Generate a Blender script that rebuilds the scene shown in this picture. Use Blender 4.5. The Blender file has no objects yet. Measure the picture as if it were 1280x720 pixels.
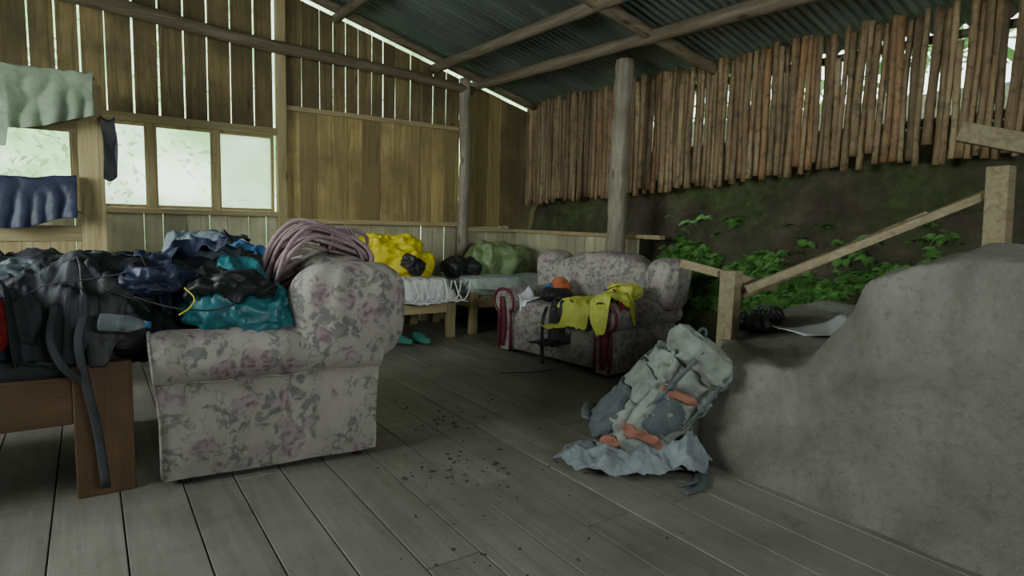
import bpy, bmesh, math, random
from mathutils import Vector, Matrix, noise, Euler
from mathutils.bvhtree import BVHTree
random.seed(7)
R=random.random
def U(a,b): return a+(b-a)*random.random()
V=Vector
col=bpy.context.scene.collection

# ------------------------------------------------------------ materials
def newmat(name):
    m=bpy.data.materials.new(name); m.use_nodes=True
    nt=m.node_tree; nt.nodes.clear()
    o=nt.nodes.new('ShaderNodeOutputMaterial'); b=nt.nodes.new('ShaderNodeBsdfPrincipled')
    nt.links.new(b.outputs[0],o.inputs[0])
    return m,nt,b
def nd(nt,t,**k):
    n=nt.nodes.new(t)
    for a,v in k.items(): setattr(n,a,v)
    return n
def ramp(nt,fac,stops):
    r=nt.nodes.new('ShaderNodeValToRGB')
    e=r.color_ramp.elements
    while len(e)<len(stops): e.new(0.5)
    for i,(p,c) in enumerate(stops):
        e[i].position=p; e[i].color=(c[0],c[1],c[2],1)
    nt.links.new(fac,r.inputs[0]); return r.outputs[0]
def mixc(nt,fac,a,b,mode='MIX'):
    m=nt.nodes.new('ShaderNodeMix'); m.data_type='RGBA'; m.blend_type=mode
    if hasattr(fac,'links'): nt.links.new(fac,m.inputs[0])
    else: m.inputs[0].default_value=fac
    for s,i in ((a,6),(b,7)):
        if hasattr(s,'links'): nt.links.new(s,m.inputs[i])
        else: m.inputs[i].default_value=(s[0],s[1],s[2],1)
    return m.outputs[2]
def coords(nt,scale=(1,1,1),rnd=False):
    tc=nd(nt,'ShaderNodeTexCoord'); mp=nd(nt,'ShaderNodeMapping'); mp.inputs['Scale'].default_value=scale
    nt.links.new(tc.outputs['Object'],mp.inputs[0])
    if rnd:
        at=nd(nt,'ShaderNodeAttribute',attribute_name='rnd')
        mu=nd(nt,'ShaderNodeMath',operation='MULTIPLY'); mu.inputs[1].default_value=57.0
        nt.links.new(at.outputs['Fac'],mu.inputs[0])
        cb=nd(nt,'ShaderNodeCombineXYZ')
        for i in range(3): nt.links.new(mu.outputs[0],cb.inputs[i])
        ad=nd(nt,'ShaderNodeVectorMath',operation='ADD')
        nt.links.new(mp.outputs[0],ad.inputs[0]); nt.links.new(cb.outputs[0],ad.inputs[1])
        return ad.outputs[0],at.outputs['Fac']
    return mp.outputs[0],None
def tnoise(nt,vec,scale,detail=6,rough=.6,dist=0):
    n=nd(nt,'ShaderNodeTexNoise'); n.inputs['Scale'].default_value=scale
    n.inputs['Detail'].default_value=detail; n.inputs['Roughness'].default_value=rough
    n.inputs['Distortion'].default_value=dist
    nt.links.new(vec,n.inputs['Vector']); return n.outputs[0]
def bump(nt,b,h,st,dist=.01):
    bm=nd(nt,'ShaderNodeBump'); bm.inputs['Strength'].default_value=st; bm.inputs['Distance'].default_value=dist
    nt.links.new(h,bm.inputs['Height']); nt.links.new(bm.outputs[0],b.inputs['Normal'])
def mfab(name,c1,c2=None,scale=12,rough=.85,bs=.4):
    c2=c2 or tuple(x*.55 for x in c1)
    m,nt,b=newmat(name); v,_=coords(nt)
    n=tnoise(nt,v,scale,8,.65)
    c=ramp(nt,n,[(.3,c2),(.65,c1)])
    nt.links.new(c,b.inputs['Base Color']); b.inputs['Roughness'].default_value=rough
    n2=tnoise(nt,v,scale*3,4,.5); bump(nt,b,n2,bs,.008)
    return m
def mwood(name,stops,axis='Z',rough=.75,grain=1.0,var=.5,stain=None):
    m,nt,b=newmat(name)
    s={'X':(1.2,22,22),'Y':(22,1.2,22),'Z':(22,22,1.2)}[axis]
    v,r=coords(nt,s,True)
    n=tnoise(nt,v,grain,9,.65,1.2)
    c=ramp(nt,n,stops)
    mr=nd(nt,'ShaderNodeMapRange'); mr.inputs[3].default_value=1-var; mr.inputs[4].default_value=1.0+var*.25
    nt.links.new(r,mr.inputs[0])
    cc=nd(nt,'ShaderNodeCombineColor')
    for i in range(3): nt.links.new(mr.outputs[0],cc.inputs[i])
    c=mixc(nt,1.0,c,cc.outputs[0],'MULTIPLY')
    v2,_=coords(nt)
    n2=tnoise(nt,v2,2.1,6,.6)
    if stain:
        f=ramp(nt,n2,[(.42,(0,0,0)),(.68,(1,1,1))])
        c=mixc(nt,f,c,stain)
    vo=nd(nt,'ShaderNodeTexVoronoi'); vo.inputs['Scale'].default_value=1.0
    sk={'X':(1.6,6,6),'Y':(6,1.6,6),'Z':(6,6,1.6)}[axis]
    v3,_=coords(nt,sk,True); nt.links.new(v3,vo.inputs['Vector'])
    k=ramp(nt,vo.outputs['Distance'],[(.05,(.25,.2,.15)),(.13,(1,1,1))])
    c=mixc(nt,.8,c,k,'MULTIPLY')
    nt.links.new(c,b.inputs['Base Color']); b.inputs['Roughness'].default_value=rough
    bump(nt,b,n,.35,.006)
    return m

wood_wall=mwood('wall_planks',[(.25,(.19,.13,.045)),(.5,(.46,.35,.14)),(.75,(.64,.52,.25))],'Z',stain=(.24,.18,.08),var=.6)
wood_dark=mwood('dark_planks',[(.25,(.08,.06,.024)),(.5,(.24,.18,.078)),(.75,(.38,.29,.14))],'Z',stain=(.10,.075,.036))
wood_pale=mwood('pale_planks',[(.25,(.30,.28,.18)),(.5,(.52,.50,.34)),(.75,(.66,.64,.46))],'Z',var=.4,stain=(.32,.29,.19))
wood_trimx=mwood('trim_wood',[(.25,(.25,.19,.09)),(.5,(.47,.38,.20)),(.75,(.6,.5,.3))],'X',var=.3)
wood_trimz=mwood('trim_wood_z',[(.25,(.24,.18,.085)),(.5,(.46,.37,.19)),(.75,(.58,.49,.28))],'Z',var=.3)
wood_bed=mwood('bed_wood',[(.25,(.10,.052,.024)),(.5,(.24,.13,.062)),(.75,(.33,.19,.10))],'X',var=.3,stain=(.10,.06,.036))
wood_bedz=mwood('bed_wood_z',[(.25,(.10,.052,.024)),(.5,(.25,.13,.058)),(.75,(.35,.19,.09))],'Z',var=.3,stain=(.10,.06,.036))
wood_log=mwood('log_wood',[(.25,(.14,.12,.09)),(.5,(.33,.29,.23)),(.75,(.54,.49,.40))],'Z',var=.1,stain=(.16,.135,.095))
wood_logx=mwood('log_wood_x',[(.25,(.08,.06,.04)),(.5,(.2,.16,.10)),(.75,(.31,.25,.175))],'X',var=.2)
wood_logy=mwood('log_wood_y',[(.25,(.08,.065,.04)),(.5,(.21,.17,.115)),(.75,(.32,.27,.19))],'Y',var=.2)
wood_rail=mwood('rail_wood',[(.25,(.20,.155,.09)),(.5,(.34,.28,.17)),(.75,(.46,.39,.26))],'X',var=.3)

def m_floor():
    m,nt,b=newmat('floor_boards'); v,r=coords(nt,(18,1.0,18),True)
    n=tnoise(nt,v,1.2,9,.65,1.0)
    c=ramp(nt,n,[(.25,(.18,.172,.148)),(.5,(.255,.245,.215)),(.78,(.33,.32,.285))])
    v2,_=coords(nt); n2=tnoise(nt,v2,1.1,9,.7)
    c=mixc(nt,ramp(nt,n2,[(.44,(0,0,0)),(.68,(.7,.7,.7))]),c,(.125,.115,.095))
    mr=nd(nt,'ShaderNodeMapRange'); mr.inputs[3].default_value=.85; mr.inputs[4].default_value=1.06
    nt.links.new(r,mr.inputs[0]); cc=nd(nt,'ShaderNodeCombineColor')
    for i in range(3): nt.links.new(mr.outputs[0],cc.inputs[i])
    c=mixc(nt,1,c,cc.outputs[0],'MULTIPLY')
    n3=tnoise(nt,v2,24,6,.7)
    c=mixc(nt,ramp(nt,n3,[(.60,(0,0,0)),(.72,(.45,.45,.45))]),c,(.08,.066,.048))
    n4=tnoise(nt,v2,5,8,.75); c=mixc(nt,ramp(nt,n4,[(.60,(0,0,0)),(.70,(.55,.55,.55))]),c,(.09,.075,.055))
    nt.links.new(c,b.inputs['Base Color'])
    rr=ramp(nt,n2,[(.3,(.36,.36,.36)),(.7,(.55,.55,.55))]); nt.links.new(rr,b.inputs['Roughness'])
    bump(nt,b,n,.3,.005); return m
floor_m=m_floor()

def m_floral():
    m,nt,b=newmat('floral_upholstery'); v,_=coords(nt)
    w=nd(nt,'ShaderNodeTexNoise'); w.inputs['Scale'].default_value=10; w.inputs['Detail'].default_value=3
    nt.links.new(v,w.inputs['Vector'])
    sb=nd(nt,'ShaderNodeVectorMath',operation='SUBTRACT'); sb.inputs[1].default_value=(.5,.5,.5); nt.links.new(w.outputs['Color'],sb.inputs[0])
    sc=nd(nt,'ShaderNodeVectorMath',operation='SCALE'); sc.inputs['Scale'].default_value=.12; nt.links.new(sb.outputs[0],sc.inputs[0])
    ad=nd(nt,'ShaderNodeVectorMath',operation='ADD'); nt.links.new(v,ad.inputs[0]); nt.links.new(sc.outputs[0],ad.inputs[1])
    base=ramp(nt,tnoise(nt,v,3,6,.6),[(.3,(.33,.30,.275)),(.7,(.46,.43,.395))])
    lv=nd(nt,'ShaderNodeTexNoise'); lv.inputs['Scale'].default_value=26; lv.inputs['Detail'].default_value=2; nt.links.new(ad.outputs[0],lv.inputs['Vector'])
    reg=tnoise(nt,ad.outputs[0],7,2,.5)
    lm=ramp(nt,lv.outputs[0],[(.48,(0,0,0)),(.54,(1,1,1))])
    rm=ramp(nt,reg,[(.45,(0,0,0)),(.50,(1,1,1))])
    mask=mixc(nt,1,lm,rm,'MULTIPLY')
    lcol=ramp(nt,tnoise(nt,v,40,2),[(.4,(.11,.125,.12)),(.6,(.20,.20,.205))])
    c=mixc(nt,mixc(nt,1,mask,(.8,.8,.8),'MULTIPLY'),base,lcol)
    sv=nd(nt,'ShaderNodeTexNoise'); sv.inputs['Scale'].default_value=9; sv.inputs['Detail'].default_value=1; nt.links.new(ad.outputs[0],sv.inputs['Vector'])
    sm=ramp(nt,sv.outputs[0],[(.485,(0,0,0)),(.5,(.6,.6,.6)),(.515,(0,0,0))]); c=mixc(nt,sm,c,(.17,.165,.16))
    fv=nd(nt,'ShaderNodeTexVoronoi',feature='F1'); fv.inputs['Scale'].default_value=6.2; fv.inputs['Randomness'].default_value=.65
    nt.links.new(ad.outputs[0],fv.inputs['Vector'])
    fm=ramp(nt,fv.outputs['Distance'],[(.34,(1,1,1)),(.42,(0,0,0))])
    pv=nd(nt,'ShaderNodeTexVoronoi',feature='SMOOTH_F1'); pv.inputs['Scale'].default_value=34; nt.links.new(ad.outputs[0],pv.inputs['Vector'])
    pc=ramp(nt,pv.outputs['Distance'],[(.10,(.14,.075,.10)),(.3,(.25,.165,.195)),(.5,(.39,.31,.325))])
    c=mixc(nt,mixc(nt,1,fm,(.85,.85,.85),'MULTIPLY'),c,pc)
    g=ramp(nt,tnoise(nt,v,1.7,7,.7),[(.42,(0,0,0)),(.75,(.5,.5,.5))]); c=mixc(nt,g,c,(.16,.145,.13))
    nt.links.new(c,b.inputs['Base Color']); b.inputs['Roughness'].default_value=.85
    bump(nt,b,tnoise(nt,v,60,4,.6),.25,.004); return m
floral=m_floral()
maroon=mfab('maroon_vinyl',(.17,.02,.045),rough=.4,bs=.1)

def m_bamboo():
    m,nt,b=newmat('bamboo_poles'); v,r=coords(nt,(14,14,1.1),True)
    n=tnoise(nt,v,1.2,8,.65)
    c=ramp(nt,n,[(.25,(.08,.05,.028)),(.48,(.26,.18,.10)),(.62,(.39,.30,.185)),(.8,(.52,.45,.34))])
    t=ramp(nt,r,[(0,(.5,.46,.42)),(.3,(.85,.80,.74)),(.6,(1,.95,.86)),(.8,(.8,.8,.72)),(1,(1.0,.74,.55))])
    c=mixc(nt,1,c,t,'MULTIPLY')
    v2,_=coords(nt); f=ramp(nt,tnoise(nt,v2,14,6,.75),[(.50,(0,0,0)),(.66,(.85,.85,.85))])
    c=mixc(nt,f,c,(.065,.05,.034))
    nt.links.new(c,b.inputs['Base Color']); b.inputs['Roughness'].default_value=.6
    bump(nt,b,n,.3,.005); return m
bamboo=m_bamboo()

def m_metal():
    m,nt,b=newmat('corrugated_metal'); v,_=coords(nt,(.6,2.5,1))
    n=tnoise(nt,v,1.6,8,.6)
    c=ramp(nt,n,[(.3,(.09,.115,.10)),(.55,(.16,.195,.175)),(.75,(.24,.275,.25))])
    nt.links.new(c,b.inputs['Base Color']); b.inputs['Metallic'].default_value=.3; b.inputs['Roughness'].default_value=.42
    return m
metal=m_metal()
def m_clay():
    m,nt,b=newmat('clay_plaster'); v,_=coords(nt)
    n=tnoise(nt,v,2.2,12,.66,.5); c=ramp(nt,n,[(.32,(.18,.177,.147)),(.5,(.28,.275,.235)),(.7,(.37,.365,.32))])
    v2,_=coords(nt,(6,6,.8)); s=ramp(nt,tnoise(nt,v2,1.2,7,.65),[(.48,(0,0,0)),(.74,(.5,.5,.5))])
    c=mixc(nt,s,c,(.16,.155,.125))
    n3=tnoise(nt,v,30,8,.75); c=mixc(nt,ramp(nt,n3,[(.52,(0,0,0)),(.68,(.55,.55,.55))]),c,(.13,.125,.10))
    nt.links.new(c,b.inputs['Base Color']); b.inputs['Roughness'].default_value=.88
    ad=nd(nt,'ShaderNodeMath',operation='ADD'); nt.links.new(n,ad.inputs[0]); nt.links.new(n3,ad.inputs[1])
    bump(nt,b,ad.outputs[0],.9,.02); return m
clay=m_clay()
def m_earth():
    m,nt,b=newmat('mossy_earth'); v,_=coords(nt)
    n=tnoise(nt,v,3.0,10,.65); c=ramp(nt,n,[(.3,(.03,.026,.016)),(.55,(.08,.068,.045)),(.75,(.15,.13,.09))])
    g=ramp(nt,tnoise(nt,v,1.3,8,.7),[(.45,(0,0,0)),(.60,(.8,.8,.8))])
    gc=ramp(nt,tnoise(nt,v,14,6,.7),[(.35,(.03,.05,.014)),(.65,(.10,.145,.045))])
    c=mixc(nt,g,c,gc)
    nt.links.new(c,b.inputs['Base Color']); b.inputs['Roughness'].default_value=.9
    bump(nt,b,tnoise(nt,v,12,8,.7),.8,.03); return m
earth=m_earth()
def m_leaf(name,c1,c2,tr=.3,scale=9):
    m,nt,b=newmat(name); v,_=coords(nt); c=ramp(nt,tnoise(nt,v,scale,4,.6),[(.35,c2),(.65,c1)])
    nt.links.new(c,b.inputs['Base Color']); b.inputs['Roughness'].default_value=.5
    t=nd(nt,'ShaderNodeBsdfTranslucent'); nt.links.new(c,t.inputs[0])
    mx=nd(nt,'ShaderNodeMixShader'); mx.inputs[0].default_value=tr
    o=[x for x in nt.nodes if x.type=='OUTPUT_MATERIAL'][0]
    nt.links.new(b.outputs[0],mx.inputs[1]); nt.links.new(t.outputs[0],mx.inputs[2]); nt.links.new(mx.outputs[0],o.inputs[0])
    return m
leaf=m_leaf('fern_leaf',(.26,.54,.16),(.13,.32,.07),.15)
tree=m_leaf('overexposed_leaf',(.66,.86,.52),(.40,.62,.30),.3,1.5)  # pale leaf colour imitates overexposed daylight
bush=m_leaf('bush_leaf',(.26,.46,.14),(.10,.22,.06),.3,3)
def m_glare():
    m,nt,b=newmat('overexposed_forest'); v,_=coords(nt); n=tnoise(nt,v,.8,7,.62)
    c=ramp(nt,n,[(.34,(.30,.55,.22)),(.48,(.62,.86,.50)),(.60,(.95,.99,.92))])  # near-white greens put the blown-out window glow into the colour
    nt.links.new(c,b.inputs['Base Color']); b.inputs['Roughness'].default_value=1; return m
glare=m_glare()
def m_glass(name,milky):
    m=bpy.data.materials.new(name); m.use_nodes=True; nt=m.node_tree; nt.nodes.clear()
    o=nd(nt,'ShaderNodeOutputMaterial'); t=nd(nt,'ShaderNodeBsdfTransparent'); d=nd(nt,'ShaderNodeBsdfTranslucent'); g=nd(nt,'ShaderNodeBsdfGlossy')
    d.inputs[0].default_value=(.85,.9,.85,1); g.inputs['Roughness'].default_value=.1
    v,_=coords(nt); f=ramp(nt,tnoise(nt,v,5,6,.7),[(.35,(milky*.6,)*3),(.7,(min(1,milky*1.3),)*3)])
    m1=nd(nt,'ShaderNodeMixShader'); nt.links.new(f,m1.inputs[0]); nt.links.new(t.outputs[0],m1.inputs[1]); nt.links.new(d.outputs[0],m1.inputs[2])
    m2=nd(nt,'ShaderNodeMixShader'); m2.inputs[0].default_value=.04; nt.links.new(m1.outputs[0],m2.inputs[1]); nt.links.new(g.outputs[0],m2.inputs[2])
    nt.links.new(m2.outputs[0],o.inputs[0]); return m
glass_c=m_glass('dusty_glass',.05); glass_m=m_glass('frosted_sheet',.6)

black=mfab('black_nylon',(.026,.028,.033),(.012,.012,.015),rough=.5)
navy=mfab('navy_nylon',(.022,.032,.085),(.012,.016,.04),rough=.5)
charcoal=mfab('charcoal_cloth',(.045,.05,.062),(.022,.025,.032),rough=.7)
greycl=mfab('slate_jacket',(.15,.19,.23),(.08,.105,.13),rough=.6)
teal=mfab('teal_nylon',(.03,.21,.26),(.018,.12,.15),rough=.4)
yellow=mfab('yellow_nylon',(.88,.76,.03),(.62,.50,.015),rough=.45)
lime=mfab('lime_shell',(.70,.74,.13),(.48,.51,.07),rough=.55)
green=mfab('olive_green_nylon',(.24,.34,.16),(.14,.21,.09),rough=.5)
olive=mfab('olive_trousers',(.28,.35,.25),(.18,.23,.16))
packgrey=mfab('pack_sage_grey',(.28,.31,.275),(.16,.18,.16),rough=.7)
packdark=mfab('pack_dark_grey',(.12,.14,.15),(.065,.08,.087))
blueg=mfab('blue_grey_cloth',(.27,.305,.325),(.15,.175,.195))
orange=mfab('orange_red_nylon',(.40,.17,.12),(.25,.11,.08))
orangeb=mfab('orange_glove',(.60,.17,.06),(.38,.10,.04))
red=mfab('red_nylon',(.40,.02,.02))
bluem=mfab('blue_nylon',(.05,.20,.50))
white=mfab('white_cloth',(.80,.82,.83),(.58,.60,.61))
sheet=mfab('pale_bedding',(.46,.54,.51),(.32,.38,.36))
paper=mfab('paper',(.85,.86,.93),(.78,.79,.85),bs=.05)
rope_m=mfab('mauve_rope',(.45,.32,.34),(.23,.16,.185),scale=70)
rubber=mfab('shoe_rubber',(.05,.05,.05))
sandal_m=mfab('sandal_grey',(.12,.13,.14),(.07,.075,.085))
tealshoe=mfab('teal_shoe',(.05,.30,.24))
mudm=mfab('dried_mud',(.10,.082,.06),(.06,.048,.034))
def m_bottle():
    m,nt,b=newmat('clear_bottle'); b.inputs['Base Color'].default_value=(.62,.70,.76,1); b.inputs['Roughness'].default_value=.12
    b.inputs['Transmission Weight'].default_value=.85; b.inputs['IOR'].default_value=1.2; return m
plastic=m_bottle()
def m_stripe(name,a,bc,scale):
    m,nt,b=newmat(name); v,_=coords(nt); w=nd(nt,'ShaderNodeTexWave'); w.inputs['Scale'].default_value=scale; w.inputs['Distortion'].default_value=.6
    nt.links.new(v,w.inputs['Vector']); c=ramp(nt,w.outputs['Fac'],[(.35,a),(.55,bc)])
    nt.links.new(c,b.inputs['Base Color']); b.inputs['Roughness'].default_value=.85; return m
stripe=m_stripe('striped_sheet',(.6,.63,.66),(.18,.22,.30),9)

# ------------------------------------------------------------ mesh helpers
class MB:
    def __init__(s): s.v=[];s.f=[];s.r=[];s.m=[]
    def add(s,vs,fs,rnd=0.,m=0):
        o=len(s.v); s.v+= [tuple(x) for x in vs]
        for f in fs: s.f.append(tuple(i+o for i in f)); s.r.append(rnd); s.m.append(m)
    def box(s,c,size,rot=None,rnd=None,m=0):
        rnd=R() if rnd is None else rnd
        hx,hy,hz=[k/2 for k in size]; c=V(c)
        M=(rot if isinstance(rot,Matrix) else Euler(rot).to_matrix()) if rot else Matrix.Identity(3)
        vs=[c+M@V((x*hx,y*hy,z*hz)) for x in(-1,1) for y in(-1,1) for z in(-1,1)]
        s.add(vs,[(0,1,3,2),(4,6,7,5),(0,4,5,1),(2,3,7,6),(0,2,6,4),(1,5,7,3)],rnd,m)
    def hexa(s,pts,rnd=None,m=0):
        rnd=R() if rnd is None else rnd
        s.add(pts,[(3,2,1,0),(4,5,6,7),(0,1,5,4),(1,2,6,5),(2,3,7,6),(3,0,4,7)],rnd,m)
    def tube(s,pts,rad,seg=8,rnd=0.,m=0,cap=True,ell=None):
        pts=[V(p) for p in pts]; n=len(pts); vs=[]; fs=[]
        up=V((0,0,1)); t0=(pts[1]-pts[0]).normalized()
        if abs(t0.z)>.9: up=V((1,0,0)) if not ell else V((0,1,0))
        prev=None
        for i,p in enumerate(pts):
            t=(pts[min(i+1,n-1)]-pts[max(i-1,0)])
            t=t.normalized() if t.length>1e-9 else t0
            if prev is None: a=t.cross(up).normalized()
            else:
                a=prev-t*prev.dot(t)
                a=a.normalized() if a.length>1e-6 else t.orthogonal().normalized()
            prev=a; b_=t.cross(a)
            r=rad(i/(n-1)) if callable(rad) else rad
            ra,rb=(r,r) if not ell else (r*ell[0],r*ell[1])
            for k in range(seg):
                th=2*math.pi*k/seg; vs.append(p+a*(ra*math.cos(th))+b_*(rb*math.sin(th)))
        for i in range(n-1):
            for k in range(seg):
                k2=(k+1)%seg; fs.append((i*seg+k,i*seg+k2,(i+1)*seg+k2,(i+1)*seg+k))
        if cap: fs.append(tuple(range(seg))[::-1]); fs.append(tuple((n-1)*seg+k for k in range(seg)))
        s.add(vs,fs,rnd,m)
    def se(s,c,r,e1=.6,e2=.6,nu=40,nv=24,fn=None,rot=None,m=0,rnd=0):
        c=V(c); M=Euler(rot).to_matrix() if rot else Matrix.Identity(3)
        def p(x,e): return math.copysign(abs(x)**e,x)
        vs=[];fs=[]
        for j in range(nv+1):
            ph=-math.pi/2+math.pi*j/nv
            for i in range(nu):
                th=2*math.pi*i/nu
                q=V((r[0]*p(math.cos(ph),e1)*p(math.cos(th),e2),r[1]*p(math.cos(ph),e1)*p(math.sin(th),e2),r[2]*p(math.sin(ph),e1)))
                if fn: q=fn(q)
                vs.append(c+M@q)
        for j in range(nv):
            for i in range(nu):
                i2=(i+1)%nu; fs.append((j*nu+i,j*nu+i2,(j+1)*nu+i2,(j+1)*nu+i))
        s.add(vs,fs,rnd,m)
    def build(s,name,mats,smooth=True,bevel=0,sub=0,parent=None,solid=0):
        me=bpy.data.meshes.new(name); me.from_pydata(s.v,[],s.f); 
        if not isinstance(mats,(list,tuple)): mats=[mats]
        for mt in mats: me.materials.append(mt)
        at=me.attributes.new('rnd','FLOAT','FACE')
        at.data.foreach_set('value',s.r); me.polygons.foreach_set('material_index',s.m)
        me.polygons.foreach_set('use_smooth',[smooth]*len(s.f))
        me.update(); o=bpy.data.objects.new(name,me); col.objects.link(o)
        if solid: md=o.modifiers.new('solid','SOLIDIFY'); md.thickness=solid; md.offset=0
        if bevel: md=o.modifiers.new('bevel','BEVEL'); md.width=bevel; md.segments=2; md.limit_method='ANGLE'
        if sub: md=o.modifiers.new('sub','SUBSURF'); md.levels=sub; md.render_levels=sub
        if parent: o.parent=parent
        return o
def empty(name,loc=(0,0,0),rot=(0,0,0)):
    e=bpy.data.objects.new(name,None); e.empty_display_size=.1; e.location=loc; e.rotation_euler=rot; col.objects.link(e); return e
def catmull(pts,n=8):
    pts=[V(p) for p in pts]; P=[pts[0]*2-pts[1]]+pts+[pts[-1]*2-pts[-2]]; out=[]
    for i in range(1,len(P)-2):
        for k in range(n):
            t=k/n; a,b,c,d=P[i-1:i+3]
            out.append(.5*((2*b)+(c-a)*t+(2*a-5*b+4*c-d)*t*t+(3*b-a-3*c+d)*t**3))
    out.append(pts[-1]); return out
def nz(p,s=1,seed=0): return noise.noise(V(p)*s+V((seed*7.3,seed*3.1,seed*1.7)))
def ridged(p,s,seed,an=(1,1,1)):
    q=V((p[0]*an[0],p[1]*an[1],p[2]*an[2]))
    q=q+V((nz(q,s*.7,seed+11),nz(q,s*.7,seed+12),nz(q,s*.7,seed+13)))*(.35/s)
    return 1-2*abs(nz(q,s,seed))+.5*(1-2*abs(nz(q,s*2.1,seed+3)))+.22*(1-2*abs(nz(q,s*4.3,seed+5)))
def strap(mb,pts,w=.03,th=.0025,m=0,n=6):
    mb.tube(catmull(pts,n),1,8,m=m,ell=(w/2,th))
def crumple(name,c,r,mat,seed=0,amp=.04,rot=(0,0,0),an=(1,1,1),sc=6,e=.8,flat=None,parent=None):
    mb=MB(); c=V(c)
    def fn(q):
        n_=V((q.x/r[0],q.y/r[1],q.z/r[2])).normalized()
        d=amp*(ridged(q,sc,seed,an)-.7)+amp*1.2*nz(q,sc*.4,seed+9)
        return q+n_*d
    mb.se((0,0,0),r,e,e,96,56,fn)
    M=Euler(rot).to_matrix(); vs=[]
    for v in mb.v:
        p=c+M@V(v)
        if flat is not None and p.z<flat: p.z=flat+.01*(p.z-flat)
        vs.append(tuple(p))
    mb.v=vs
    return mb.build(name,mat,parent=parent)
def bvh_of(objs):
    dg=bpy.context.evaluated_depsgraph_get(); dg.update(); vs=[];fs=[]
    def rec(o):
        if o.type=='MESH':
            ev=o.evaluated_get(dg); me=ev.to_mesh(); off=len(vs); mw=ev.matrix_world
            vs.extend([mw@v.co for v in me.vertices]); fs.extend([[i+off for i in p.vertices] for p in me.polygons]); ev.to_mesh_clear()
        for ch in o.children: rec(ch)
    for o in objs: rec(o)
    return BVHTree.FromPolygons(vs,fs)
def drape(name,c,size,rot,mat,targets,n=64,zmin=.02,off=.012,fold=.02,seed=1,smooth=8,shape='sheet',an=(1,1),th=.006,sc=9,parent=None):
    b=bvh_of(targets); cs,sn=math.cos(rot),math.sin(rot); X=[[0]*n for _ in range(n)]; Z=[[0]*n for _ in range(n)]; uvs={}
    for i in range(n):
        for j in range(n):
            u=-1+2*i/(n-1); v=-1+2*j/(n-1); uvs[i,j]=(u,v)
            uu=u*(1+.18*nz((u*1.3,v*1.3,0),1.2,seed))+.12*nz((v*2,0,0),1,seed+1); vv=v*(1+.18*nz((u*1.3,v*1.3,4),1.2,seed))+.12*nz((u*2,5,0),1,seed+2)
            x=uu*size[0]/2; y=vv*size[1]/2; wx=c[0]+x*cs-y*sn; wy=c[1]+x*sn+y*cs
            h=b.ray_cast(V((wx,wy,2.2)),V((0,0,-1))); z=h[0].z if h[0] is not None else zmin
            X[i][j]=(wx,wy); Z[i][j]=max(z,zmin)
    Z0=[r_[:] for r_ in Z]
    for _ in range(smooth):
        N=[r_[:] for r_ in Z]
        for i in range(n):
            for j in range(n):
                s_=0;k=0
                for di,dj in((1,0),(-1,0),(0,1),(0,-1)):
                    a,bb=i+di,j+dj
                    if 0<=a<n and 0<=bb<n: s_+=Z[a][bb];k+=1
                N[i][j]=max(Z0[i][j],s_/k)
        Z=N
    def keep(u,v):
        if shape=='sheet': return True
        if shape=='jacket': 
            return (abs(u)<.42+.06*math.sin(v*3)) or (v>.25 and v<.85-.25*abs(u)) or (abs(u)<.2 and v>.8)
        if shape=='trousers':
            return v>.45 and abs(u)<.6 or (abs(abs(u)-.42)<.3)
        if shape=='round': return u*u+v*v<1+.25*nz((u*3,v*3,0),1,seed+6)-.12
        return True
    vs=[];fs=[];idx={}
    for i in range(n):
        for j in range(n):
            wx,wy=X[i][j]; f=fold*(.4+.45*ridged((wx*an[0],wy*an[1],0),sc,seed))
            u,v=uvs[i,j]
            if shape=='round': f*=max(.12,1-.85*(u*u+v*v))
            idx[i,j]=len(vs); vs.append((wx+.3*f*nz((wx,wy,0),8,seed),wy+.3*f*nz((wx,wy,9),8,seed),Z[i][j]+off+max(f,0)))
    for i in range(n-1):
        for j in range(n-1):
            u,v=uvs[i,j]
            if keep(u+1/n,v+1/n): fs.append((idx[i,j],idx[i+1,j],idx[i+1,j+1],idx[i,j+1]))
    mb=MB(); mb.add(vs,fs); o=mb.build(name,mat,solid=th,sub=1,parent=parent); return o

# ------------------------------------------------------------ dimensions
YW=6.5; XR=4.68
def roofz(x): return 2.72+.262*(4.66-x)

# floor ------------------------------------------------
mb=MB(); x=-2.7
while x<4.9:
    w=U(.2,.25); y=-2.1
    while y<YW+.1:
        L=U(3.4,5.2); y2=min(y+L,YW+.15)
        mb.box((x+w/2,(y+y2)/2,-.02+U(-.0015,.0015)),(w-.005,y2-y-.005,.04)); y=y2
    x+=w
floor=mb.build('floor',floor_m,smooth=False,bevel=.003)
mb=MB(); mb.box((1.1,2.2,-.14),(8.2,9,.16)); mb.build('ground_soil',earth,smooth=False)
mb=MB()
for k in range(230):
    cx,cy,sp=random.choice([(1.35,2.5,.12),(1.75,2.9,.3),(2.1,3.4,.35),(1.45,2.2,.25),(1.1,1.6,.3),(1.4,2.45,.08),(1.7,3.2,.4),(1.9,2.3,.2)])
    px,py=random.gauss(cx,sp),random.gauss(cy,sp*.8); s=abs(random.gauss(.0015,.0035))+.0022
    if px>2.4 or (px<1.25 and py>2.75): continue
    sd=k; mb.se((px,py,s*.2),(s*U(.8,2.4),s*U(.7,1.6),s*.35),1,1,9,6,rot=(0,0,U(0,6)),fn=lambda q:q*(1+.6*nz(q,120,sd)))
mb.build('mud_crumbs',mudm,smooth=False)

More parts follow.
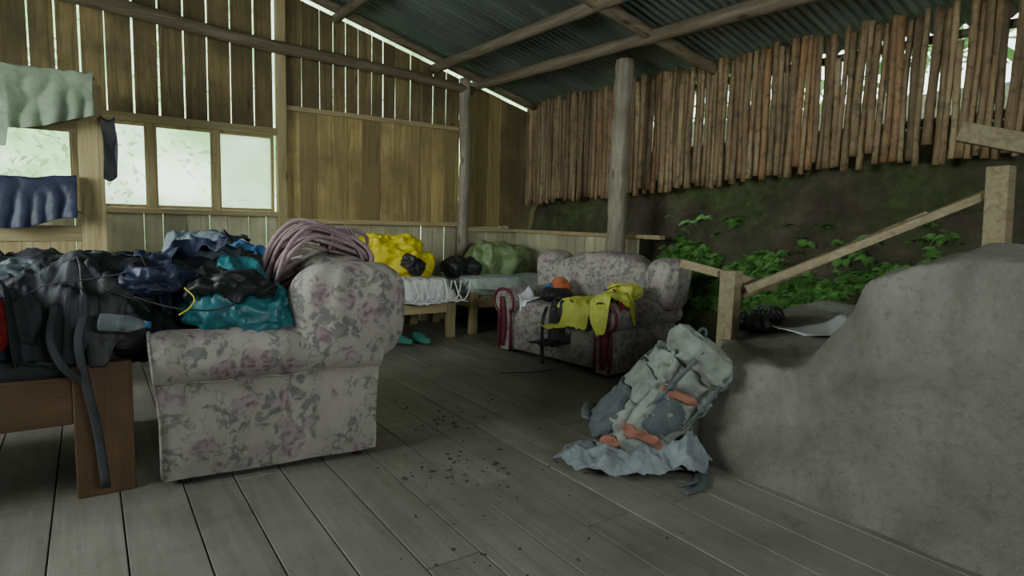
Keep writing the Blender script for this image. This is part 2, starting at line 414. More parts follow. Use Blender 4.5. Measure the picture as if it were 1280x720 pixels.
# wall_back ------------------------------------------------
W0,W1=1.25,1.98
def plank_row(mb,x0,x1,z0,z1,y,wr=(.15,.21),gap=(.002,.014),m=0,tilt=.003):
    x=x0
    while x<x1-.03:
        w=min(U(*wr),x1-x); g=U(*gap); a=x+g/2; b=x+w-g/2; d1=U(-tilt,tilt); d2=U(-tilt,tilt)
        za=z1(a) if callable(z1) else z1; zb=z1(b) if callable(z1) else z1; y_=y+U(-.006,.006); t=.022
        mb.hexa([(a,y_,z0),(b,y_,z0),(b,y_+t,z0),(a,y_+t,z0),(a+d1,y_,za),(b+d2,y_,zb),(b+d2,y_+t,zb),(a+d1,y_+t,za)],m=m)
        x+=w
wallE=empty('wall_back')
mb=MB(); top=lambda x: roofz(x)-.10
plank_row(mb,-2.7,1.6,2.05,top,YW,(.16,.21),(.004,.020),tilt=.008)
plank_row(mb,1.66,3.7,2.27,top,YW,(.13,.19),(.003,.018),tilt=.006)
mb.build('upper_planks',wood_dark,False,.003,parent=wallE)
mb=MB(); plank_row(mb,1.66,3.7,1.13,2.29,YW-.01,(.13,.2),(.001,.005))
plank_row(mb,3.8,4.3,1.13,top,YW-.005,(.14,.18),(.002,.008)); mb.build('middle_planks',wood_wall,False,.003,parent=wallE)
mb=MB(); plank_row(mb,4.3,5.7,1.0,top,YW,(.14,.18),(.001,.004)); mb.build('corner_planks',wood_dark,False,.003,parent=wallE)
mb=MB(); plank_row(mb,-2.7,1.6,0,1.2,YW,(.15,.21),(.001,.006)); plank_row(mb,1.6,5.7,0,1.15,YW,(.14,.2),(.001,.006))
mb.build('lower_planks',wood_pale,False,.003,parent=wallE)
panes=[(-1.35,-.76,glass_c),(-.66,-.09,glass_c),(-.02,.46,glass_c),(.53,1.0,glass_c),(1.06,1.55,glass_m)]
mb=MB()
for i,(a,b,g) in enumerate(panes):
    p=MB(); p.box(((a+b)/2,YW+.02,(W0+W1)/2),(b-a,.004,W1-W0))
    e=empty('window_%d'%(i+1)); gl=p.build('pane',g,False,parent=e)
    f=MB()
    for xx in(a,b): f.box((xx,YW+.015,(W0+W1)/2),(.028,.045,W1-W0+.03))
    for zz in(W0,W1): f.box(((a+b)/2,YW+.015,zz),(b-a,.043,.028))
    f.build('sash',wood_trimz,False,.003,parent=e)
mb.box((-2.03,YW+.02,1.6),(1.35,.03,.85))
for a,b in((-.76,-.66),(-.09,-.02),(.46,.53),(1.0,1.06)): mb.box(((a+b)/2,YW+.01,(W0+W1)/2),(b-a,.05,.8))
mb.build('mullions',wood_trimz,False,.004,parent=wallE)
mb=MB()
mb.box((-.5,YW-.03,1.21),(4.3,.08,.05)); mb.box((-.5,YW-.02,2.03),(4.3,.07,.07))
mb.build('trim_1',wood_trimx,False,.005)
mb=MB(); mb.box((2.67,YW-.05,1.15),(2.06,.06,.05)); mb.box((2.67,YW-.03,2.28),(2.06,.03,.05),m=0); mb.build('trim_2',wood_trimx,False,.005)
mb=MB(); mb.box((1.63,YW-.03,1.70),(.09,.09,3.4)); mb.build('trim_3',wood_trimz,False,.006)

def log(name,p,q,r1,r2,mat,seed=0,n=40,wob=.02):
    mb=MB(); p=V(p);q=V(q); vs=[]; pts=[]
    for i in range(n):
        t=i/(n-1); a=p.lerp(q,t); pts.append(a+V((nz((t*3,0,0),1,seed),nz((t*3,5,0),1,seed),nz((t*3,9,0),1,seed)))*wob)
    mb.tube(pts,lambda t:(r1+(r2-r1)*t)*(1+.10*nz((t*9,1,1),1,seed)+.05*nz((t*40,1,1),1,seed)),20)
    mb.v=[tuple(V(v)+V((nz(v,9,seed),nz(v,9,seed+1),nz(v,9,seed+2)))*r1*.16) for v in mb.v]
    return mb.build(name,mat)
log('corner_post',(3.72,YW-.1,0),(3.72,YW-.1,2.86),.07,.065,wood_log,1)
log('roof_post',(4.24,4.34,0),(4.20,4.28,2.74),.10,.085,wood_log,2)
log('tie_beam',(-1.4,YW-.14,3.0),(3.8,YW-.12,2.74),.07,.05,wood_logx,3,wob=.05)
log('roof_purlin',(3.85,YW+.05,2.80),(4.12,-1.9,2.72),.055,.065,wood_logy,4,wob=.03)
log('roof_purlin',(3.35,YW+.05,2.93),(3.45,-1.9,2.93),.05,.055,wood_logy,5,wob=.03)
log('roof_purlin',(2.2,YW+.05,3.24),(2.3,-1.9,3.24),.05,.05,wood_logy,6,wob=.03)
log('roof_rafter',(1.3,4.0,3.46),(4.72,3.62,2.60),.06,.05,wood_logx,7,wob=.02)
log('roof_rafter',(1.3,1.3,3.46),(4.7,1.2,2.60),.055,.05,wood_logx,8,wob=.02)
log('roof_rafter',(-2.6,6.3,4.52),(4.7,6.3,2.63),.045,.045,wood_logx,9,wob=.02)

# ceiling (corrugated)
mb=MB(); ny=1100; y0=-2.2; y1=YW+.18; xs=[-2.8+i*(5.05+2.8)/6 for i in range(7)]
vs=[];fs=[]
for i in range(ny+1):
    y=y0+(y1-y0)*i/ny; c=.013*math.sin(y*2*math.pi/.076)
    if (y%.8)<.04: c+=.006
    for x in xs: vs.append((x,y,roofz(x)+.02+c))
k=len(xs)
for i in range(ny):
    for j in range(k-1): fs.append((i*k+j,i*k+j+1,(i+1)*k+j+1,(i+1)*k+j))
mb.add(vs,fs); mb.build('ceiling',metal)

# wall_right: bamboo + bank
wr=empty('wall_right')
mb=MB(); y=-1.9
while y<YW-.02:
    d=U(.038,.068); r=d/2; zt=roofz(XR)-U(.0,.07); 
    zb=1.43+.055*(YW-y)+U(-.035,.035)+(.0 if R()>.06 else .08)
    if y<2.5 and R()<.08: zt-=U(.08,.22)
    x0=XR+U(-.014,.014); tl=U(-.010,.010); n=14; ph=U(0,.3); pts=[]
    for i in range(n):
        t=i/(n-1); z=zb+(zt-zb)*t; pts.append((x0+.006*math.sin(t*4+ph*9),y+tl*t+.005*math.sin(t*5+ph*20),z))
    H=zt-zb
    mb.tube(pts,lambda t:r*(1+(.12 if ((t*H+ph)%.27)<.05 else 0)),8,rnd=R())
    y+=d*.97+(U(0,.002) if R()>.11 else U(.005,.014))
mb.build('bamboo_poles',bamboo,parent=wr)
mb=MB()
mb.tube([(XR+.05,-1.9,2.5),(XR+.05,YW,2.5)],.03,8); mb.tube([(XR+.05,-1.9,2.0),(XR+.05,YW,1.9)],.03,8); mb.build('bamboo_rails',wood_logy,parent=wr)
mb=MB(); ny,nzz=170,60; vs=[];fs=[]
for i in range(ny+1):
    y=-2+(YW+1.95)*i/ny
    for j in range(nzz+1):
        t=j/nzz; z=-.05+2.0*min(1,t/.8)+max(0,t-.8)*3.0
        x=4.42+.25*min(z,1.95)+(.22 if y>4.2 else .22*max(0,(y-3.6)/.6))*(1-min(z,1.95)/2.2)+max(0,t-.8)*9
        p=(x,y,z); d=.14*nz(p,1.6,2)+.07*nz(p,4,5)+.03*nz(p,11,6)
        if z>1.35: x=max(x,XR+.12); d=abs(d)*.5
        vs.append((x+d,y,z+.03*nz(p,5,8)))
k=nzz+1
for i in range(ny):
    for j in range(nzz): fs.append((i*k+j,(i+1)*k+j,(i+1)*k+j+1,i*k+j+1))
mb.add(vs,fs); bank=mb.build('earth_bank',earth,parent=wr)
mb=MB(); plank_row(mb,3.78,4.5,.0,1.08,YW-.08,(.12,.18),(.001,.006))
y=6.4
while y>4.35:
    w=U(.13,.18); mb.box((4.5,y-w/2,.54),(.022,w-.006,1.08)); y-=w
mb.build('partition_boards',wood_pale,False,.003,parent=wr)
mb=MB(); mb.box((4.14,YW-.1,1.09),(.76,.07,.04)); mb.box((4.48,5.2,1.09),(.08,2.5,.04)); mb.build('trim_4',wood_trimx,False,.004)

# other walls with unseen openings added to let light in
mb=MB(); 
def plank_row_y(mb,y0,y1,z0,z1,x):
    y=y0
    while y<y1-.02:
        w=min(U(.16,.21),y1-y); mb.box((x,y+w/2,(z0+z1)/2),(.024,w-.006,z1-z0)); y+=w
plank_row_y(mb,-2.1,1.9,0,4.6,-2.7); plank_row_y(mb,1.9,4.8,0,1.1,-2.7); plank_row_y(mb,1.9,4.8,2.5,4.6,-2.7); plank_row_y(mb,4.8,YW,0,4.6,-2.7)
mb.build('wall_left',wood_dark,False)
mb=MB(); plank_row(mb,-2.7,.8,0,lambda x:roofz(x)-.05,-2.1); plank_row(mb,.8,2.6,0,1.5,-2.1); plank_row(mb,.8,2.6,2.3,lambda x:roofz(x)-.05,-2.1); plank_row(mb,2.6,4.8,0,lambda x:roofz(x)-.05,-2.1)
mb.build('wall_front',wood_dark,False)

# ------------------------------------------------------------ clay hearth mass
def lerp_tab(tab,x):
    if x<=tab[0][0]: return tab[0][1]
    for (a,b),(c,d) in zip(tab,tab[1:]):
        if x<=c:
            t=(x-a)/(c-a); t=t*t*(3-2*t)*.35+t*.65; return b+(d-b)*t
    return tab[-1][1]
HT=[(-1.5,.98),(.2,1.09),(.6,1.12),(.80,1.13),(.91,1.12),(1.0,1.075),(1.10,1.04),(1.195,1.0),(1.225,.88),(1.31,.79),(1.38,.70),(1.45,.59),(1.55,.55),(1.9,.545)]
def yend(x): return lerp_tab([(2.5,1.92),(2.75,1.99),(3.1,2.25),(3.6,2.38),(5,2.45)],x)
xsr=[(2.55,'f',0),(2.552,'f',.2),(2.555,'f',.4),(2.56,'f',.6),(2.565,'f',.78),(2.572,'f',.9),(2.582,'t',.016),(2.597,'t',.004)]+[(2.625+i*.07,'t',0) for i in range(28)]
ns=170; vs=[];fs=[]
for (x,kk,a) in xsr:
    for s in range(ns+1):
        y=-1.6+(yend(x)+1.6)*s/ns; h=lerp_tab(HT,y-.12*max(0,x-2.62)); shelf=.545+.07*(x-2.6)
        if kk=='f': z=(h-.03)*a/.92*.98; 
        else:
            f=1-min(1,max(0,(x-3.2)/.7)); f=f*f*(3-2*f); z=shelf+(h-.545)*f-a
        endr=max(0,1-(yend(x)-y)/.03) if kk=='t' else 0
        z-=.008*endr**2
        p=(x,y,z); dx=(.035*nz(p,1.6,3)+.018*nz(p,5,4)+.007*nz(p,14,4)) if kk=='f' or x<2.7 else 0
        if y>1.75: dx*=.3
        dz=(.022*nz(p,2.5,5)+.020*nz(p,8,6)+.008*nz(p,22,6)) if kk=='t' else 0
        vs.append((x+dx,y,z+dz))
k=ns+1
for i in range(len(xsr)-1):
    for s in range(ns): fs.append((i*k+s,(i+1)*k+s,(i+1)*k+s+1,i*k+s+1))
base=[]
for i,(x,kk,a) in enumerate(xsr):
    v=vs[i*k+ns]; b0=len(vs); vs.append((v[0],v[1]+.005,v[2]*.6)); vs.append((v[0],v[1]+.01,0)); base.append(b0)
for i in range(len(xsr)-1):
    a0=i*k+ns;a1=(i+1)*k+ns
    fs.append((a0,a1,base[i+1],base[i])); fs.append((base[i],base[i+1],base[i+1]+1,base[i]+1))
mb=MB(); mb.add(vs,fs); hearth=mb.build('clay_hearth',clay,sub=1)

# ------------------------------------------------------------ ferns
def fern_mesh(seed):
    random.seed(seed); mb=MB()
    for f in range(12):
        an=U(-1.7,1.7); L=U(.09,.19); dirv=V((-math.cos(an),math.sin(an),0)); n=10
        for i in range(n):
            t=i/(n-1); p=dirv*(L*t*.9)+V((0,0,L*(.75*t-.95*t*t)))
            side=V((-dirv.y,dirv.x,0)); w=L*.32*math.sin(math.pi*min(1,t*.9+.12))**.8
            for sg in(-1,1):
                tip=p+side*sg*w+dirv*w*.4+V((0,0,-w*.25)); a=p+dirv*L*.045; b=p-dirv*L*.045
                mid=(p+tip)/2
                mb.add([b,mid-dirv*L*.06,tip,mid+dirv*L*.06,a],[(0,1,2,3,4)] if sg>0 else [(4,3,2,1,0)])
        mb.tube([dirv*(L*t*.9)+V((0,0,L*(.75*t-.95*t*t)+.001)) for t in (0,.25,.5,.75,1)],.0015,4)
    return mb
ferns=empty('bank_ferns'); fms=[]
for s in range(4):
    o=fern_mesh(s+20).build('fern_%d'%s,leaf,parent=ferns); fms.append(o.data); o.location=(4.45,3.2+.1*s,.8)
random.seed(5)
bb=bvh_of([bank]); cnt=0
for k in range(7000):
    y=U(1.25,4.25); z=U(.50,1.30)
    d=nz((y*1.3,z*1.8,3),1,4)
    lim=.94+.06*math.sin(y*2.2)+.05*math.sin(y*7)+.08*nz((y*4,0,0),1,2)
    if z>lim and R()>.05: continue
    if d<-.45: continue
    h=bb.ray_cast(V((3,y,z)),V((1,0,0)))
    if h[0] is None: continue
    o=bpy.data.objects.new('fern_i%d'%cnt,random.choice(fms)); col.objects.link(o); o.parent=ferns
    o.location=h[0]+V((-.005,0,0)); s=U(.32,.72); o.scale=(s,s,s); o.rotation_euler=(U(-.4,.4),U(-.6,.2),U(-.7,.7)); cnt+=1
    if cnt>1500: break

# ------------------------------------------------------------ fence
fe=empty('broken_railing'); mb=MB()
def beam(mb,p,q,w,h,m=0):
    p=V(p);q=V(q);d=q-p; z=V((0,0,1)) if abs(d.normalized().z)<.95 else V((1,0,0))
    xa=d.normalized(); ya=z.cross(xa).normalized(); za=xa.cross(ya)
    M=Matrix((xa,ya,za)).transposed(); mb.box((p+q)/2,(d.length,w,h),M,m=m)
beam(mb,(3.0,2.12,.45),(3.0,2.12,.96),.10,.075)
beam(mb,(3.98,1.17,.5),(3.93,1.20,1.56),.10,.11)
beam(mb,(3.02,2.03,.86),(3.98,1.22,1.44),.045,.045)
beam(mb,(3.06,2.09,.82),(3.75,1.45,1.30),.035,.05)
beam(mb,(2.80,2.32,.99),(3.28,2.02,.86),.035,.05)
beam(mb,(3.80,1.36,1.74),(4.03,.75,1.56),.06,.10)
mb.build('boards',wood_rail,False,.005,parent=fe)

# ------------------------------------------------------------ sofas
def sofa(name,loc,rz,W,D,arm_h=.62,back_h=.96,trim=True,wd=.17,wy=.10,lout=0.):
    e=empty(name,loc,(0,0,rz)); hw=W/2; hd=D/2
    mb=MB(); mb.se((0,.0,.23),(hw-.05,hd-.03,.20),.12,.12,64,16,lambda q:q+V((0,-.012*math.sin(q.x*20) if q.y<0 else 0,0))); mb.build('base',floral,parent=e)
    for sg in(-1,1):
        mb=MB(); prof=[]; rr=.125; zc=arm_h-rr
        prof.append((.055,.03))
        for t in(.2,.4,.6,.8,1): prof.append((.062+.012*math.sin(t*3.1),.03+(zc-.13)*t))
        for a in range(-50,231,14): prof.append((-.01+rr*math.cos(math.radians(a))*1.12,zc+rr*math.sin(math.radians(a))))
        for t in(1,.7,.4,0): prof.append((-.10,.03+(zc-.10)*t))
        n=len(prof); ny=30; vs=[];fs=[]
        for j in range(ny+1):
            y=-hd+D*j/ny; ed=min(j,ny-j); sh=1-.06*max(0,1-ed/1.5)
            for (px,pz) in prof:
                qx=px*sh; qz=.03+(pz-.03)*(1-.025*max(0,1-ed/1.5))
                wob=.014*nz((px*4,y*4,pz*5),1.5,sg+4)+.006*nz((px*9,y*14,pz*9),1,sg+7)
                rk=.035*max(0,pz-.3)/.4*(y/hd)
                vs.append((sg*(hw-.11+qx+wob),y+rk,qz+wob))
        for j in range(ny):
            for i in range(n-1): fs.append((j*n+i,j*n+i+1,(j+1)*n+i+1,(j+1)*n+i))
        fs.append(tuple(range(n))); fs.append(tuple(ny*n+i for i in range(n))[::-1])
        mb.add(vs,fs); mb.build('arm_%s'%('near' if sg>0 else 'far'),floral,parent=e,bevel=.012)
        mb=MB(); cen=V((sg*(hw-.11),-hd-.008,0))
        pts=[V((sg*(hw-.11+px*.93),-hd-.006-.035*max(0,pz-.3)/.4,.04+(pz-.03)*.97)) for px,pz in prof]
        mb.tube(pts,.008,8,cap=True)
        if trim:
            sh=[]
            for i in range(15):
                t=i/14; sh.append((.010+.022*math.sin(math.pi*min(1,t*1.1))**.6+.014*t,.06+(arm_h-.14)*t))
            vs=[]
            for (w_,z_) in sh: vs+= [(cen.x-w_,-hd-.018-.035*max(0,z_-.3)/.4,z_),(cen.x+w_,-hd-.018-.035*max(0,z_-.3)/.4,z_)]
            mb.add(vs,[(2*i,2*i+1,2*i+3,2*i+2) for i in range(14)])
            mb.build('arm_trim_%s'%('near' if sg>0 else 'far'),maroon,parent=e,solid=.012)
        else: mb.build('arm_piping_%s'%('near' if sg>0 else 'far'),floral,parent=e)
        mb=MB(); mb.tube([(sg*(hw-.035),-hd+.01+(D-.02)*i/20,zc-.10+.006*math.sin(i)) for i in range(21)],.006,6); mb.build('seam_%d'%(sg+1),floral,parent=e)
    n=2; cw=(W-.44)/n
    for i in range(n):
        mb=MB(); mb.se((-hw+.22+cw*(i+.5),-.04,.40),(cw/2+.005,hd-.08,.085),.35,.3,48,20,lambda q:q+V((0,0,.02*(1-(q.x/cw*2)**2) if q.z>0 else 0)))
        mb.build('seat_cushion_%d'%i,floral,parent=e)
    mb=MB(); mb.se((0,hd-.09,.40),(hw-.08,.08,.36),.2,.2,48,20); mb.build('back_frame',floral,parent=e)
    mb=MB(); cz=(back_h+.36)/2; hz=(back_h-.36)/2; bw=hw*.80
    def fn(q):
        t=q.z/hz; q=V((q.x,q.y*(1+.25*max(0,t)),q.z)); q.y+=.05*max(0,t)
        pl=.008*math.cos(q.x/bw*math.pi*4.5)*max(0,min(1,t+.4)); q.y+=-pl if q.y<0 else pl; q.z+=pl
        if q.z>0: q.z+=.025*math.cos(q.x/bw*math.pi)-.02
        for tx in(-.55,0,.55):
            dd=math.hypot(q.x-tx*bw,q.z-.05)
            if q.y<0: q.y+=.035*math.exp(-(dd/.05)**2)
        return q+V((0,0,.008*nz(q,7,3)))
    mb.se((0,hd-.15,cz),(bw,.15,hz),.5,.35,90,36,fn); mb.build('back_centre',floral,parent=e)
    for sg in(-1,1):
        mb=MB(); lz=(back_h-.50)/2
        def fl(q):
            t=q.z/lz; th=math.atan2(q.y,q.x)
            q=V((q.x+sg*.035*max(0,t),q.y,q.z))
            pl=.011*math.sin(th*11+sg)*max(0,.4+t*.6)*max(0,1-abs(t))**.3
            q.x*=1+pl*6; q.y*=1+pl*4
            return q+V((.01*nz(q,6,2),.01*nz(q,6,5),.01*nz(q,6,8)))
        mb.se((sg*(hw-.125+lout),hd-wd+wy,(back_h+.50)/2-.015),(.16,wd,lz),.62,.75,80,40,fl); mb.build('back_roll_%d'%(sg+1),floral,parent=e)
    mb=MB()
    for sx in(-1,1):
        for sy in(-1,1): mb.tube([(sx*(hw-.1),sy*(hd-.08),0),(sx*(hw-.1),sy*(hd-.08),.06)],.025,10)
    mb.build('feet',rubber,parent=e)
    return e
sofaL=sofa('floral_sofa',(.75,3.49,0),math.radians(-95),1.30,.94,.69,1.0,False,.28,.16)
sofaR=sofa('floral_sofa.001',(3.64,4.06,0),math.radians(-82.3),1.40,.88,.60,.95,True,.20,.06,.06)

# ------------------------------------------------------------ beds
def bed(name,x0,x1,y0,y1,h,mat_top,legw=.09,rail=(.2),matt=.12,woodx=wood_bed,woodz=wood_bedz):
    e=empty(name); mb=MB()
    for x in(x0+legw/2,x1-legw/2):
        for y in(y0+.03,y1-.03): mb.box((x,y,h/2),(legw,.06,h))
    mb.build('legs',woodz,False,.006,parent=e); mb=MB()
    for y in(y0+.03,y1-.03): mb.box(((x0+x1)/2,y+.0,h-rail/2-.05),(x1-x0-2*legw,.035,rail))
    for x in(x0+.03,x1-.03): mb.box((x,(y0+y1)/2,h-rail/2-.05),(.035,y1-y0-.12,rail))
    k=x0+.1
    while k<x1-.1: mb.box((k,(y0+y1)/2,h-.09),(.08,y1-y0-.08,.02)); k+=.16
    mb.build('rails',woodx,False,.005,parent=e)
    mb=MB(); hx,hy=(x1-x0)/2-.03,(y1-y0)/2-.03
    def fn(q): return q+V((0,0,.012*nz(q,3,2)+.008*nz(q,9,4)))
    mb.se(((x0+x1)/2,(y0+y1)/2,h-.06+matt/2),(hx,hy,matt/2),.2,.15,80,20,fn); mb.build('mattress',mat_top,parent=e)
    return e
bedA=bed('wooden_bed',-2.0,.13,3.0,4.0,.57,charcoal,.21,.2,.10)
bedB=bed('wooden_bed.001',1.35,3.08,5.42,6.36,.45,sheet,.09,.14,.18,wood_trimx,wood_trimz)
bedC=bed('wooden_bed.002',3.28,4.40,5.45,6.36,.45,sheet,.09,.12,.18,wood_trimx,wood_trimz)
bedD=bed('wooden_bed.003',-1.6,1.1,4.75,5.55,.60,stripe,.09,.16,.16,wood_trimx,wood_trimz)

drape('white_net_sheet',(2.74,5.68),(.70,.90),.05,white,[bedB],zmin=.36,fold=.03,seed=3,smooth=3,an=(2.6,.5),sc=8)
drape('grey_blanket',(3.85,5.85),(1.05,.95),0,sheet,[bedC],zmin=.45,fold=.02,seed=5,smooth=3)
mb=MB()
for k in range(6):
    x=2.45+k*.11; mb.tube(catmull([(x,5.31,.60),(x+.04,5.29,.45+.02*(k%2)),(x+.10,5.29,.40),(x+.16,5.30,.48),(x+.2,5.33,.6)],6),.007,6)
mb.build('white_cord',white)
crumple('yellow_sleeping_bag',(2.50,5.88,.79),(.35,.22,.25),yellow,3,.06,an=(1,1,1.6),sc=6,flat=.57)
crumple('black_stuff_sack',(2.68,5.62,.74),(.13,.10,.09),black,4,.03,flat=.57,rot=(0,.5,0))
crumple('yellow_dry_bag',(2.86,5.85,.73),(.14,.16,.13),yellow,14,.04,flat=.57)
crumple('black_fleece',(3.40,5.85,.68),(.19,.14,.09),black,5,.05,flat=.57)
crumple('green_sleeping_bag',(3.92,5.95,.74),(.37,.22,.18),green,6,.06,an=(1,1,.6),sc=5,flat=.57)
crumple('pillow',(2.15,6.05,.72),(.25,.2,.11),white,61,.02,flat=.57)
crumple('dark_duffel',(-.15,5.1,.80),(.40,.22,.10),charcoal,8,.05,flat=.66)
crumple('black_stuff_sack',(-.68,5.05,.84),(.22,.2,.13),black,9,.05,flat=.66)
crumple('navy_stuff_sack',(.35,5.1,.76),(.26,.2,.09),navy,19,.05,flat=.66)
crumple('blue_sleeping_bag',(.92,4.95,.84),(.22,.18,.12),bluem,10,.04,flat=.66)

# ------------------------------------------------------------ shoes
def shoe(parent,loc,rz,mat,s=1,roll=0):
    mb=MB()
    def fn(q):
        t=q.x/.14
        w=.75+.25*math.sin((t+1)*1.6); q=V((q.x,q.y*w,q.z))
        if q.z>0: q.z*= (1.35 if t<-.15 else 1.35-.75*min(1,(t+.15)/.7))
        return q
    mb.se((0,0,.045),(.14,.045,.045),.6,.7,32,18,fn)
    o=mb.build('upper',mat,parent=parent); o.location=loc; o.rotation_euler=(roll,0,rz); o.scale=(s,s,s)
    mb=MB(); mb.se((0,0,.012),(.145,.048,.013),.3,.7,32,8,lambda q:V((q.x,q.y*(.78+.25*math.sin((q.x/.14+1)*1.6)),q.z)))
    mb.se((-.075,0,.088),(.042,.028,.014),.8,.9,20,8); o=mb.build('sole',rubber,parent=parent); o.location=loc; o.rotation_euler=(roll,0,rz); o.scale=(s,s,s)
def sandal(parent,loc,rz,mat,s=1):
    def place(o): o.location=loc; o.rotation_euler=(0,0,rz); o.scale=(s,s,s)
    mb=MB(); mb.se((0,0,.016),(.14,.048,.016),.35,.7,36,10,lambda q:V((q.x,q.y*(.80+.24*math.sin((q.x/.14+1)*1.6)),q.z))); place(mb.build('footbed',rubber,parent=parent))
    mb=MB()
    for x0 in(.07,.02): strap(mb,[(x0,-.052,.02),(x0-.01,-.035,.06),(x0-.015,0,.075),(x0-.01,.035,.06),(x0,.052,.02)],.03,.004)
    strap(mb,[(-.02,-.046,.02),(-.07,-.045,.06),(-.135,0,.075),(-.07,.045,.06),(-.02,.046,.02)],.022,.004)
    strap(mb,[(-.04,-.046,.02),(-.035,-.03,.075),(-.03,0,.09),(-.035,.03,.075),(-.04,.046,.02)],.022,.004)
    place(mb.build('straps',mat,parent=parent))
e=empty('teal_shoes'); shoe(e,(2.42,5.32,0),-1.0,tealshoe); shoe(e,(2.62,5.28,0),-1.4,tealshoe)
e=empty('dark_sandals'); sandal(e,(3.22,2.13,.60),-.5,sandal_m,1.25); sandal(e,(3.48,2.18,.62),.1,sandal_m,1.25)

def sheetobj(name,c,sx,sy,rz,mat,targets,curl=.02,seed=0):
    b=bvh_of(targets); n=12; vs=[];fs=[]
    for i in range(n):
        for j in range(n):
            u=(i/(n-1)-.5)*sx; v=(j/(n-1)-.5)*sy; x=c[0]+u*math.cos(rz)-v*math.sin(rz); y=c[1]+u*math.sin(rz)+v*math.cos(rz)
            h=b.ray_cast(V((x,y,2)),V((0,0,-1))); z=h[0].z if h[0] is not None else c[2]
            vs.append((x,y,z+.010+curl*((2*i/(n-1)-1)**2)*(.5+.5*j/(n-1))))
    fs=[(i*n+j,(i+1)*n+j,(i+1)*n+j+1,i*n+j+1) for i in range(n-1) for j in range(n-1)]
    mb=MB(); mb.add(vs,fs); return mb.build(name,mat,solid=.002)
sheetobj('paper_sheet',(3.52,1.84,.6),.55,.32,-.35,paper,[hearth],.05)

# ------------------------------------------------------------ backpack builder
def backpack(name,loc,rot,body,dark,acc,s=1,seed=0,loop=True):
    e=empty(name,loc,rot); e.scale=(s,s,s)
    def wr(amp,sc,sd,an=(1,1,1)):
        def f(q):
            n_=V((q.x,q.y,q.z*.4)); n_=n_.normalized() if n_.length>0 else n_
            t=q.z/.30; q=V((q.x*(1-.12*max(0,-t)+.04*t),q.y*(1-.15*t*t),q.z))
            return q+n_*(amp*(ridged(q,sc,sd,an)-.7))
        return f
    mb=MB(); mb.se((0,0,.32),(.165,.125,.32),.4,.5,96,72,wr(.042,8,seed+1,(1,1,1.6))); mb.build('main_body',body,parent=e)
    mb=MB(); mb.se((0,-.015,.66),(.16,.145,.085),.6,.6,72,36,wr(.036,9,seed+2)); mb.build('lid_pocket',body,parent=e)
    mb=MB(); mb.se((0,-.12,.27),(.12,.05,.19),.4,.5,64,40,wr(.026,10,seed+3)); mb.build('front_pocket',acc,parent=e)
    mb=MB(); mb.se((0,-.15,.33),(.085,.035,.10),.5,.5,40,20,wr(.014,10,seed+7)); mb.build('stretch_pocket',dark,parent=e)
    for sg in(-1,1):
        mb=MB(); mb.se((sg*.16,-.02,.17),(.05,.08,.15),.5,.6,48,32,wr(.026,10,seed+4+sg)); mb.build('side_pocket_%d'%(sg+1),dark if sg<0 else body,parent=e)
    mb=MB(); mb.se((0,.125,.34),(.13,.025,.30),.3,.4,48,28,wr(.010,6,seed+8)); mb.build('back_panel',dark,parent=e)
    mb=MB()
    for sg in(-1,1):
        mb.tube(catmull([(sg*.05,.14,.60),(sg*.08,.21,.56),(sg*.10,.23,.42),(sg*.11,.19,.24),(sg*.14,.14,.10)],7),lambda t:1.0,10,ell=(.032,.010))
        mb.tube(catmull([(sg*.10,.12,.10),(sg*.17,.13,.10),(sg*.22,.06,.08),(sg*.23,-.02,.06)],7),lambda t:1.0-.4*t,10,ell=(.05,.012))
    mb.build('harness',dark,parent=e)
    mb=MB()
    for sg in(-1,1):
        strap(mb,[(sg*.09,-.16,.70),(sg*.095,-.175,.60),(sg*.10,-.185,.45),(sg*.10,-.16,.30)],.022,.003)
        strap(mb,[(sg*.175,.10,.48),(sg*.185,.0,.47),(sg*.15,-.12,.45)],.02,.003)
        strap(mb,[(sg*.18,.10,.33),(sg*.20,.0,.30),(sg*.15,-.14,.29)],.02,.003)
        mb.box((sg*.1,-.19,.48),(.03,.012,.04),(0,0,0))
    if loop: strap(mb,[(-.03,.13,.72),(-.015,.15,.77),(.015,.15,.77),(.03,.13,.72)],.018,.003)
    mb.build('webbing',dark,parent=e)
    mb=MB(); mb.tube(catmull([(-.10,-.17,.42),(.10,-.175,.36),(-.10,-.18,.30),(.10,-.18,.24),(-.09,-.17,.18)],8),.003,6)
    mb.build('shock_cord',acc,parent=e)
    return e
pack=backpack('hiking_backpack',(2.18,2.18,.04),(math.radians(10),math.radians(37),math.radians(-26)),packgrey,packdark,packgrey,1.0,3)
mb=MB(); wf=lambda q:q+V((0,.012*nz(q,20,1),.018*math.sin(q.x*22)+.012*nz(q,30,3)))
mb.se((-.03,-.178,.20),(.12,.014,.026),.6,.8,44,20,wf); mb.se((-.02,-.155,.46),(.10,.02,.022),.6,.8,40,16,wf); mb.se((-.12,-.15,.08),(.05,.02,.026),.6,.8,40,16,wf)
mb.build('orange_panels',orange,parent=pack)
drape('grey_rain_cover',(2.16,2.06),(.72,.48),-.5,blueg,[floor],zmin=.0,off=.008,fold=.16,seed=21,smooth=0,sc=6,shape='round',n=100)
drape('grey_shirt',(2.36,1.93),(.38,.34),-.9,blueg,[floor],zmin=.0,off=.008,fold=.20,seed=24,smooth=0,sc=6,shape='round',n=100)
crumple('orange_cloth',(2.03,2.14,.07),(.05,.035,.025),orange,4,.02)
mb=MB(); strap(mb,[(2.16,1.70,.006),(2.26,1.69,.012),(2.38,1.76,.012),(2.46,1.88,.03)],.045,.004)
strap(mb,[(2.20,1.76,.006),(2.30,1.74,.016),(2.40,1.83,.012),(2.44,1.95,.05)],.025,.004)
